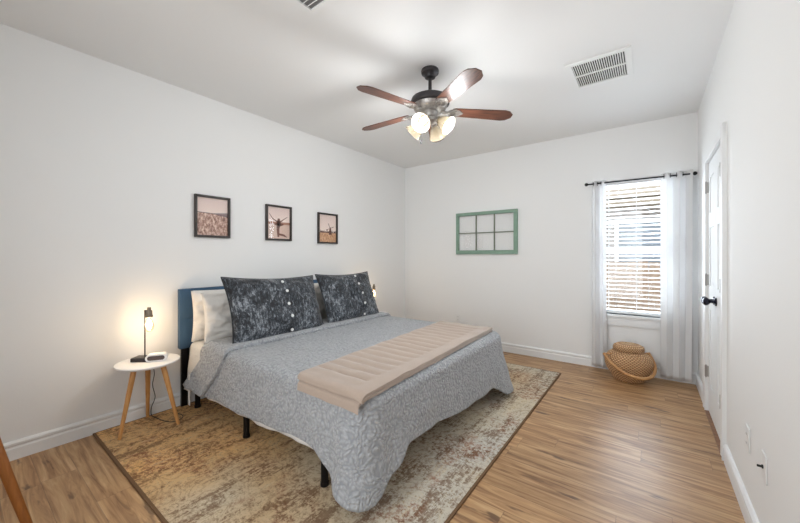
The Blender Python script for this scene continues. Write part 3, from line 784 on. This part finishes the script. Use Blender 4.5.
# ------------------------------------------------------------------ pictures on the left wall
M_frame = plain('dark_brown_frame', srgb(48, 40, 36), 0.45)
def print_mat(kind):
    k = NT('print_'+kind); P = k.obj(); sp = k.n('SeparateXYZ', {0: P}); z = sp.outputs[2]; y = sp.outputs[1]
    n1 = k.n('TexNoise', {'Vector': k.n('Mapping', {'Vector': P, 'Scale': (1, 34, 18)}).outputs[0], 'Scale': 1.6, 'Detail': 5.0, 'Roughness': 0.75}).outputs[0]
    field = k.ramp(n1, [(0.36, srgb(112, 76, 66)), (0.5, srgb(188, 148, 132)), (0.62, srgb(244, 222, 206))])
    sky = k.ramp(k.math('MULTIPLY', k.math('ADD', z, 0.15), 3.2), [(0.3, srgb(250, 232, 220)), (0.9, srgb(232, 210, 202))])
    if kind == 'field':
        hl = k.math('SUBTRACT', 0.030, k.math('MULTIPLY', y, 0.04))
        dark = k.math('MULTIPLY', k.math('LESS_THAN', k.math('ABSOLUTE', k.math('SUBTRACT', z, hl)), k.math('MAXIMUM', 0.004, k.math('MULTIPLY', k.math('ADD', y, 0.03), 0.13))), 1.0)
        c = k.mix(k.math('GREATER_THAN', z, hl), field, sky); c = k.mix(k.math('MULTIPLY', dark, 0.8), c, srgb(112, 92, 98))
    elif kind == 'steer':
        lo = k.mix(n1, srgb(206, 176, 160), srgb(234, 206, 190))
        c = k.mix(k.math('GREATER_THAN', z, -0.015), lo, k.mix(k.math('GREATER_THAN', z, 0.012), srgb(178, 128, 104), sky))
    else:
        tr = k.n('TexNoise', {'Vector': k.n('Mapping', {'Vector': P, 'Scale': (1, 60, 1)}).outputs[0], 'Scale': 1.0, 'Detail': 3.0}).outputs[0]
        hgt = k.math('ADD', -0.045, k.math('MULTIPLY', k.math('SUBTRACT', tr, 0.4), 0.12))
        c = k.mix(k.math('LESS_THAN', z, hgt), sky, srgb(104, 70, 62))
        f2 = k.ramp(n1, [(0.35, srgb(166, 110, 80)), (0.5, srgb(214, 164, 124)), (0.7, srgb(238, 204, 170))])
        c = k.mix(k.math('LESS_THAN', z, -0.055), c, f2)
    k.l(c, k.b.inputs['Base Color']); k.b.inputs['Roughness'].default_value = 0.6; return k.m
def picture(y0, y1, z0, z1, kind, label, tilt=0.0):
    cy, cz = (y0+y1)/2, (z0+z1)/2
    r = empty('picture_frame', (0.002, cy, cz), label, 'picture', 'framed prints on the left wall')
    b = MB(); f = 0.020
    for a in ((y0, y1, z0, z0+f), (y0, y1, z1-f, z1), (y0, y0+f, z0+f, z1-f), (y1-f, y1, z0+f, z1-f)): b.box((0.002, a[0], a[2]), (0.028, a[1], a[3]), 0.002)
    b.build('frame', M_frame, r)
    b = MB(); b.box((0.003, y0+0.012, z0+0.012), (0.010, y1-0.012, z1-0.012)); b.build('print', print_mat(kind), r, smooth=0)
    if kind == 'steer':
        b = MB(); X = 0.0104
        def st(pts, rr): b.tube([(X, cy+p, cz+q) for p, q in pts], rr, 8, flat=None)
        def fl(pts, rr):
            # thin flat strokes printed on the sheet
            for (p0, q0), (p1, q1), r0, r1 in [(pts[i], pts[i+1], rr[i], rr[i+1]) for i in range(len(pts)-1)]:
                d = Vector((p1-p0, q1-q0)); nrm = Vector((-d.y, d.x)).normalized()
                poly = [(p0+nrm.x*r0, q0+nrm.y*r0), (p1+nrm.x*r1, q1+nrm.y*r1), (p1-nrm.x*r1, q1-nrm.y*r1), (p0-nrm.x*r0, q0-nrm.y*r0)]
                b.prism(poly, lambda u, v, t: (t, cy+u, cz+v), X-0.0002, X+0.0003)
        fl([(-0.115, 0.10), (-0.075, 0.045), (-0.03, 0.02), (0.0, 0.01)], [0.002, 0.005, 0.007, 0.008])
        fl([(0.11, 0.075), (0.07, 0.05), (0.03, 0.022), (0.0, 0.01)], [0.002, 0.004, 0.007, 0.008])
        fl([(0.0, 0.05), (0.0, 0.0), (-0.01, -0.06), (-0.005, -0.15)], [0.012, 0.024, 0.018, 0.01])
        fl([(-0.05, -0.01), (0.0, -0.02), (0.06, -0.01)], [0.008, 0.02, 0.008])
        fl([(0.0, -0.12), (0.06, -0.13), (0.10, -0.15)], [0.01, 0.012, 0.004])
        b.build('printed_animal', plain('print_brown', srgb(134, 92, 80), 0.6), r, smooth=0)
    if kind == 'windmill':
        b = MB(); X = 0.0104; cx_, cz_ = 0.015, -0.012
        pr = lambda poly: b.prism(poly, lambda u, v, t: (t, cy+u, cz+v), X-0.0002, X+0.0003)
        pr([(0.018, -0.075), (0.068, -0.075), (0.055, 0.0), (0.043, 0.022), (0.031, 0.0)])
        for a in (18, 108, 198, 288):
            a = math.radians(a); d = Vector((math.cos(a), math.sin(a))); n_ = Vector((-d.y, d.x)); c0 = Vector((0.036, 0.002))
            q_ = [c0+n_*0.0015, c0+d*0.065+n_*0.007, c0+d*0.065-n_*0.002, c0-n_*0.0015]; pr([(p.x, p.y) for p in q_])
        b.build('printed_windmill', plain('print_dark', srgb(110, 72, 62), 0.6), r, smooth=0)
    b = MB(); g = Matrix.Rotation(tilt, 3, 'Z'); gx = 0.0145 if not tilt else 0.0185; b.box((gx, y0+0.022, z0+0.014), (gx+0.0012, y1-0.022, z1-0.014), rot=g); b.build('glass', M_frameglass, r, smooth=0)
picture(1.285, 1.597, 1.461, 1.843, 'field', 'dark framed print of a grassy field, nearest the camera of the three')
picture(1.971, 2.283, 1.459, 1.838, 'steer', 'dark framed print of a long-horned animal, middle of the three', tilt=0.062)
picture(2.656, 2.972, 1.446, 1.824, 'windmill', 'dark framed print of a windmill over a field')

# green sash frame on the back wall
r = empty('green_window_frame', (1.39, D-0.004, 1.62), 'old green six-pane window sash hung on the back wall', 'wall decor')
gx0, gx1, gz0, gz1 = 0.947, 1.842, 1.318, 1.916; f = 0.050
b = MB()
for a in ((gx0, gx1, gz0, gz0+0.055), (gx0, gx1, gz1-0.045, gz1), (gx0, gx0+f*0.85, gz0+0.055, gz1-0.045), (gx1-f, gx1, gz0+0.055, gz1-0.045)): b.box((a[0], D-0.036, a[2]), (a[1], D-0.004, a[3]), 0.001)
b.build('sash', plain('worn_green_paint', srgb(132, 160, 142), 0.7, var=0.15, bump=(30, 0.4)), r)
b = MB(); M_munt = plain('grey_green_muntin', srgb(120, 128, 112), 0.7, var=0.2)
for i in (1, 2):
    x = gx0+0.045+(gx1-gx0-0.095)*i/3; b.box((x-0.006, D-0.030, gz0+0.05), (x+0.006, D-0.010, gz1-0.04))
z = (gz0+gz1)/2+0.003; b.box((gx0+0.04, D-0.030, z-0.006), (gx1-0.045, D-0.010, z+0.006))
b.build('muntins', M_munt, r, smooth=0)
b = MB(); b.box((gx0+0.035, D-0.022, gz0+0.045), (gx1-0.045, D-0.019, gz1-0.038)); b.build('glass', M_glass, r, smooth=0)

# ------------------------------------------------------------------ curtains and rod
RY, RZ = D-0.085, 2.112
r = empty('curtain_rod', (3.12, RY, RZ), 'thin black curtain rod with round finials above the window', 'curtain rod')
b = MB(); b.tube([(2.665, RY, RZ+0.006), (3.585, RY, RZ-0.002)], 0.0085, 12); b.build('rod', M_rod, r)
for x in (2.650, 3.597):
    b = MB(); b.lathe([(0.001, -0.02), (0.009, -0.018), (0.011, -0.014), (0.018, -0.008), (0.020, 0), (0.017, 0.010), (0.008, 0.018), (0.001, 0.019)], (x, RY, RZ+(0.006 if x < 3 else -0.002)), 18, axis=(-1 if x < 3 else 1, 0, 0)); b.build('finial', M_rod, r)
for x in (2.80, 3.50):
    b = MB(); b.box((x-0.008, RY-0.004, RZ-0.020), (x+0.008, D-0.001, RZ-0.010), 0.002); b.box((x-0.012, D-0.008, RZ-0.05), (x+0.012, D-0.001, RZ+0.03), 0.002); b.build('bracket', M_rod, r)
def curtain(x0, x1, nf, label, phase, spread0, spread1, amp=0.032, zb=0.035):
    b = MB(); nx, nz = 160, 50; rows = []
    for j in range(nz+1):
        t = j/nz; z = RZ+0.035-(RZ+0.035-zb)*t; row = []
        a0 = x0-spread0*t**1.5; a1 = x1+spread1*t**1.5
        for i in range(nx+1):
            s = i/nx; ph = s*nf*2*math.pi+phase
            y = RY+amp*(1-0.15*t)*math.sin(ph)+0.008*noise.noise(Vector((s*4, t*3, phase)))*t
            x = a0+(a1-a0)*s+0.012*math.sin(2*ph)*0.5
            row.append((x, min(y, D-0.045), z))
        rows.append(row)
    b.grid(rows)
    r = empty('curtain', ((x0+x1)/2, RY, zb), label, 'curtain', 'white window curtains')
    c = b.build('cloth', M_curtain, r, None, 180); thick(c, 0.0012, 0)
    for q in range(int(nf*2)):
        ph = q*math.pi+0.0; s = (ph-phase)/(nf*2*math.pi)
        if 0.02 < s < 0.98:
            b = MB(); x = x0+(x1-x0)*s; n = 18
            b.tube([(x, RY+0.021*math.cos(2*math.pi*k_/n), RZ+0.003+0.021*math.sin(2*math.pi*k_/n)) for k_ in range(n+1)], 0.003, 6); b.build('grommet', M_rod, r)
    return r
curtain(2.695, 2.838, 2.0, 'white curtain panel gathered left of the window', 0.5, 0.0, 0.008, amp=0.030)
curtain(3.325, 3.575, 2.5, 'white curtain panel gathered right of the window by the corner', 1.2, 0.0, -0.01, amp=0.034)

# ------------------------------------------------------------------ basket
BC = Vector((3.060, 4.235, 0))
r = empty('wicker_basket', BC, 'round lidded wicker basket with bent handle on the floor below the window', 'basket')
b = MB(); b.lathe([(0.001, 0.002), (0.125, 0.002), (0.138, 0.013), (0.160, 0.054), (0.195, 0.108), (0.212, 0.157), (0.214, 0.194), (0.205, 0.232), (0.185, 0.265), (0.150, 0.294), (0.128, 0.306), (0.001, 0.306)], BC, 72)
b.build('basket_body', M_wicker, r, None, 60)
b = MB(); b.lathe([(0.001, 0.307), (0.122, 0.307), (0.136, 0.312), (0.140, 0.324), (0.137, 0.343), (0.132, 0.354), (0.105, 0.370), (0.06, 0.380), (0.001, 0.382)], BC, 64)
b.build('lid', M_wicker, r, None, 60)
# handle swung down over the front, pivots left and right of the belly
fwd = Vector((3.239-BC.x, -BC.y, 0)).normalized(); rt_ = Vector((math.cos(0.641), math.sin(0.641), 0)).normalized()
fw2 = Vector((rt_.y, -rt_.x, 0))
pts = []
for k_ in range(25):
    a = math.pi*k_/24; ca_, sa = math.cos(a), math.sin(a)
    P = BC+rt_*(-0.232*ca_-0.022)+fw2*(0.252*sa)+Vector((0, 0, 0.275-0.175*sa**0.9)); pts.append(P)
b = MB(); b.tube(pts, 0.0155, 12, flat=1.0); b.build('handle', M_rattan, r, None, 60)
for sg in (-1, 1):
    b = MB(); e = BC+rt_*(0.232*sg-0.022)+Vector((0, 0, 0.275)); b.tube([e, BC+rt_*0.15*sg+Vector((0, 0, 0.27))], 0.008, 8); b.build('handle_loop', M_rattan, r)

# ------------------------------------------------------------------ wall plates
def plate(name, c, ax, label, kind):
    r = empty(name, c, label, 'outlet')
    c = Vector(c)
    def bx(u0, u1, z0, z1, d0, d1, bev=0.0):
        b = MB()
        if ax == 'R': b.box((W-d1, c.y+u0, c.z+z0), (W-d0, c.y+u1, c.z+z1), bev)
        else: b.box((c.x+u0, D-d1, c.z+z0), (c.x+u1, D-d0, c.z+z1), bev)
        return b
    bx(-0.037, 0.037, -0.058, 0.058, 0.0005, 0.0065, 0.002).build('cover_plate', M_plate, r)
    if kind == 'coax':
        b = MB(); b.lathe([(0.001, 0), (0.008, 0), (0.008, 0.004), (0.0048, 0.004), (0.0048, 0.018), (0.001, 0.018)], (W-0.0066, c.y, c.z), 12, axis=(-1, 0, 0)); b.build('cable_jack', M_dark, r)
    else:
        for dz in (-0.022, 0.022):
            o = bx(-0.016, 0.016, dz-0.014, dz+0.014, 0.0066, 0.0085, 0.004).build('socket', M_plate, r)
            bb = MB()
            for du in (-0.006, 0.006):
                if ax == 'R': bb.box((W-0.0088, c.y+du-0.001, c.z+dz-0.004), (W-0.0084, c.y+du+0.001, c.z+dz+0.006))
                else: bb.box((c.x+du-0.001, D-0.0088, c.z+dz-0.004), (c.x+du+0.001, D-0.0084, c.z+dz+0.006))
            bb.build('slot', M_dark, o, smooth=0)
plate('wall_outlet', (W-0.0005, 2.328, 0.400), 'R', 'white outlet plate on the right wall nearer the closet doors', 'outlet')
plate('cable_outlet', (W-0.0005, 2.035, 0.408), 'R', 'white wall plate with dark cable jack low on right wall', 'coax')
plate('wall_outlet', (0.963, D-0.0005, 0.375), 'B', 'white outlet plate on the back wall behind the bed', 'outlet')

# ------------------------------------------------------------------ ceiling vents
def vent(name, x0, x1, y0, y1, along, label, fr, mid, pitch):
    r = empty(name, ((x0+x1)/2, (y0+y1)/2, H), label, 'vent')
    b = MB(); zb = H-0.012
    for a in ((x0, x1, y0, y0+fr), (x0, x1, y1-fr, y1), (x0, x0+fr, y0+fr, y1-fr), (x1-fr, x1, y0+fr, y1-fr)): b.box((a[0], a[2], zb), (a[1], a[3], H-0.0005))
    if mid: b.box((x0+fr, (y0+y1)/2-0.006, zb+0.001), (x1-fr, (y0+y1)/2+0.006, H-0.0005))
    b.build('vent_frame', M_ceil, r)
    b = MB(); b.box((x0+fr*0.8, y0+fr*0.8, H-0.002), (x1-fr*0.8, y1-fr*0.8, H-0.0006)); b.build('duct_shade_sheet', M_dark if mid else plain('grey_duct_shade', (0.25, 0.25, 0.25), 0.7), r, smooth=0)  # flat dark sheet painted as the shade inside the duct, ceiling is solid
    b = MB(); R_ = Matrix.Rotation(math.radians(35), 3, 'Y' if along == 'y' else 'X')
    if along == 'y':
        x = x0+fr+pitch*0.5
        while x < x1-fr:
            for ya, yb2 in ((y0+fr, (y0+y1)/2-0.006), ((y0+y1)/2+0.006, y1-fr)): b.box((x-0.0040, ya, H-0.0085), (x+0.0040, yb2, H-0.0075), rot=R_)
            x += pitch
    else:
        y = y0+fr+pitch*0.5
        while y < y1-fr:
            b.box((x0+fr, y-0.0055, H-0.0085), (x1-fr, y+0.0055, H-0.0070), rot=R_); y += pitch
    b.build('louvres', M_ceil, r, smooth=0)
vent('return_vent', 2.722, 3.135, 2.79, 3.24, 'y', 'white rectangular ceiling vent with dark slots, right of the fan', 0.035, True, 0.0145)
vent('supply_vent', 1.615, 1.95, 0.94, 1.295, 'x', 'white ceiling vent cut off by the top edge above the bed', 0.035, False, 0.03)

# ------------------------------------------------------------------ ceiling fan
FX, FY = 1.867, 2.230
fan = empty('ceiling_fan', (FX, FY, H), 'bronze ceiling fan with five walnut blades and lit glass shades', 'ceiling fan')
b = MB(); b.lathe([(0.001, H-0.0005), (0.066, H-0.0005), (0.070, H-0.012), (0.066, H-0.030), (0.048, H-0.042), (0.040, H-0.062), (0.022, H-0.070), (0.001, H-0.070)], (FX, FY, 0), 40); b.build('canopy', M_bronze, fan)
b = MB(); b.tube([(FX, FY, H-0.06), (FX, FY, 2.545)], 0.0135, 16); b.build('downrod', M_bronze, fan)
b = MB(); b.lathe([(0.001, 2.560), (0.026, 2.560), (0.034, 2.545), (0.105, 2.535), (0.142, 2.515), (0.152, 2.490), (0.150, 2.470), (0.138, 2.462), (0.001, 2.462)], (FX, FY, 0), 56); b.build('motor_housing', M_bronze, fan)
b = MB()
b.lathe([(0.10, 2.4615), (0.132, 2.4615), (0.128, 2.440), (0.112, 2.424), (0.085, 2.415), (0.001, 2.415)], (FX, FY, 0), 56)
for q in range(28):
    a = 2*math.pi*q/28; b.tube([(FX+0.132*math.cos(a), FY+0.132*math.sin(a), 2.458), (FX+0.114*math.cos(a), FY+0.114*math.sin(a), 2.428)], 0.005, 6)
b.build('trim_ring', M_antique, fan)
b = MB(); b.lathe([(0.001, 2.4145), (0.058, 2.4145), (0.062, 2.40), (0.055, 2.37), (0.062, 2.355), (0.058, 2.335), (0.035, 2.322), (0.010, 2.312), (0.001, 2.305)], (FX, FY, 0), 40); b.build('light_kit_hub', M_antique, fan)
base_a = -104
for q in range(5):
    a = math.radians(base_a+72*q+(0, 0, 1.5, 3, 1)[q]); ca_, sa = math.cos(a), math.sin(a)
    d = Vector((ca_, sa, 0)); n_ = Vector((-sa, ca_, 0)); pit = math.radians(10)
    def bl(u, v, t): return Vector((FX, FY, 2.432))+d*u+n_*(v*math.cos(pit))+Vector((0, 0, -v*math.sin(pit)+t-0.03*(u-0.12)))
    # blade outline: widens to the tip, clipped corners
    pol = [(0.175, -0.042), (0.20, -0.050), (0.585, -0.066), (0.622, -0.055), (0.640, -0.036), (0.655, -0.022), (0.655, 0.022), (0.640, 0.036), (0.622, 0.055), (0.585, 0.066), (0.20, 0.050), (0.175, 0.042)]
    b = MB(); b.prism(pol, lambda u, v, t: Vector((u, v, t)), -0.003, 0.003)
    bo = b.build('blade', M_walnut, None, (0, 0, 0), smooth=0)
    Mx = Matrix((d, n_*math.cos(pit)+Vector((0, 0, -math.sin(pit))), Vector((0, 0, 1)))).transposed()
    z_ = d.cross(n_*math.cos(pit)+Vector((0, 0, -math.sin(pit)))).normalized()
    dd = (d+Vector((0, 0, -0.03))).normalized(); nn = (n_*math.cos(pit)+Vector((0, 0, -math.sin(pit)))).normalized(); zz = dd.cross(nn).normalized()
    R4 = Matrix((dd, nn, zz)).transposed().to_4x4(); R4.translation = Vector((0, 0, 2.422-H))
    bo.parent = fan; bo.matrix_local = R4
    # blade iron
    b = MB()
    b.prism([(0.10, -0.018), (0.135, -0.012), (0.165, -0.040), (0.20, -0.046), (0.235, -0.030), (0.262, 0.0), (0.235, 0.030), (0.20, 0.046), (0.165, 0.040), (0.135, 0.012), (0.10, 0.018)], lambda u, v, t: Vector((u, v, t)), -0.009, -0.0035)
    b.tube([(0.085, 0, 0.004), (0.12, 0, -0.012), (0.16, 0, -0.011)], 0.011, 10)
    for sg in (-1, 1): b.tube([(0.15, sg*0.02, -0.012), (0.175, sg*0.036, -0.013), (0.205, sg*0.030, -0.012), (0.20, sg*0.012, -0.012)], 0.005, 8)
    for px_, py_ in ((0.20, -0.026), (0.20, 0.026), (0.24, 0)): b.lathe([(0.001, -0.013), (0.006, -0.012), (0.006, -0.008), (0.001, -0.008)], (px_, py_, 0), 10)
    io = b.build('blade_iron', M_antique, None, (0, 0, 0)); io.parent = fan; io.matrix_local = R4
for a_ in (-84, 6, 96, 186):
    a = math.radians(a_); d = Vector((math.cos(a), math.sin(a), 0)); ax_ = (d*0.80+Vector((0, 0, -0.60))).normalized()
    s0 = Vector((FX, FY, 2.362))+d*0.040
    nk = s0+ax_*0.030
    b = MB(); b.tube([Vector((FX, FY, 2.362))+d*0.03, s0, nk], 0.011, 10); b.lathe([(0.001, -0.004), (0.022, -0.004), (0.027, 0.004), (0.027, 0.014), (0.001, 0.014)], nk, 20, axis=ax_); arm = b.build('light_arm', M_antique, fan)
    b = MB(); prof = [(0.022, 0.010), (0.030, 0.020), (0.040, 0.040), (0.050, 0.060), (0.056, 0.082), (0.063, 0.100), (0.071, 0.112), (0.074, 0.116)]
    b.lathe(prof, nk, 32, axis=ax_, cap=False)
    b.lathe([(r_-0.0025, z_) for r_, z_ in prof], nk, 32, axis=ax_, cap=False); sh = b.build('glass_shade', M_frost, fan, None, 180)
    b = MB(); b.lathe([(0.001, 0.014), (0.012, 0.015), (0.013, 0.035), (0.022, 0.052), (0.027, 0.070), (0.022, 0.088), (0.010, 0.097), (0.001, 0.099)], nk, 20, axis=ax_); b.build('bulb', M_bulb, sh, None, 180)
    l = bpy.data.lights.new('fan_bulb_light', 'POINT'); l.energy = 13.0; l.color = (0.965, 0.985, 1.0); l.shadow_soft_size = 0.06
    lo = bpy.data.objects.new('fan_bulb_light', l); COL.objects.link(lo); lo.location = nk+ax_*0.120-Vector((FX, FY, H)); lo.parent = fan
b = MB(); px0 = Vector((FX-0.045, FY-0.06, 2.33)); b.tube([px0+Vector((0, 0, 0.02)), px0+Vector((0, 0, -0.14))], 0.0016, 6)
b.lathe([(0.001, 0), (0.006, -0.006), (0.007, -0.022), (0.004, -0.034), (0.001, -0.036)], px0+Vector((0, 0, -0.138)), 10); b.build('pull_chain', M_bronze, fan)
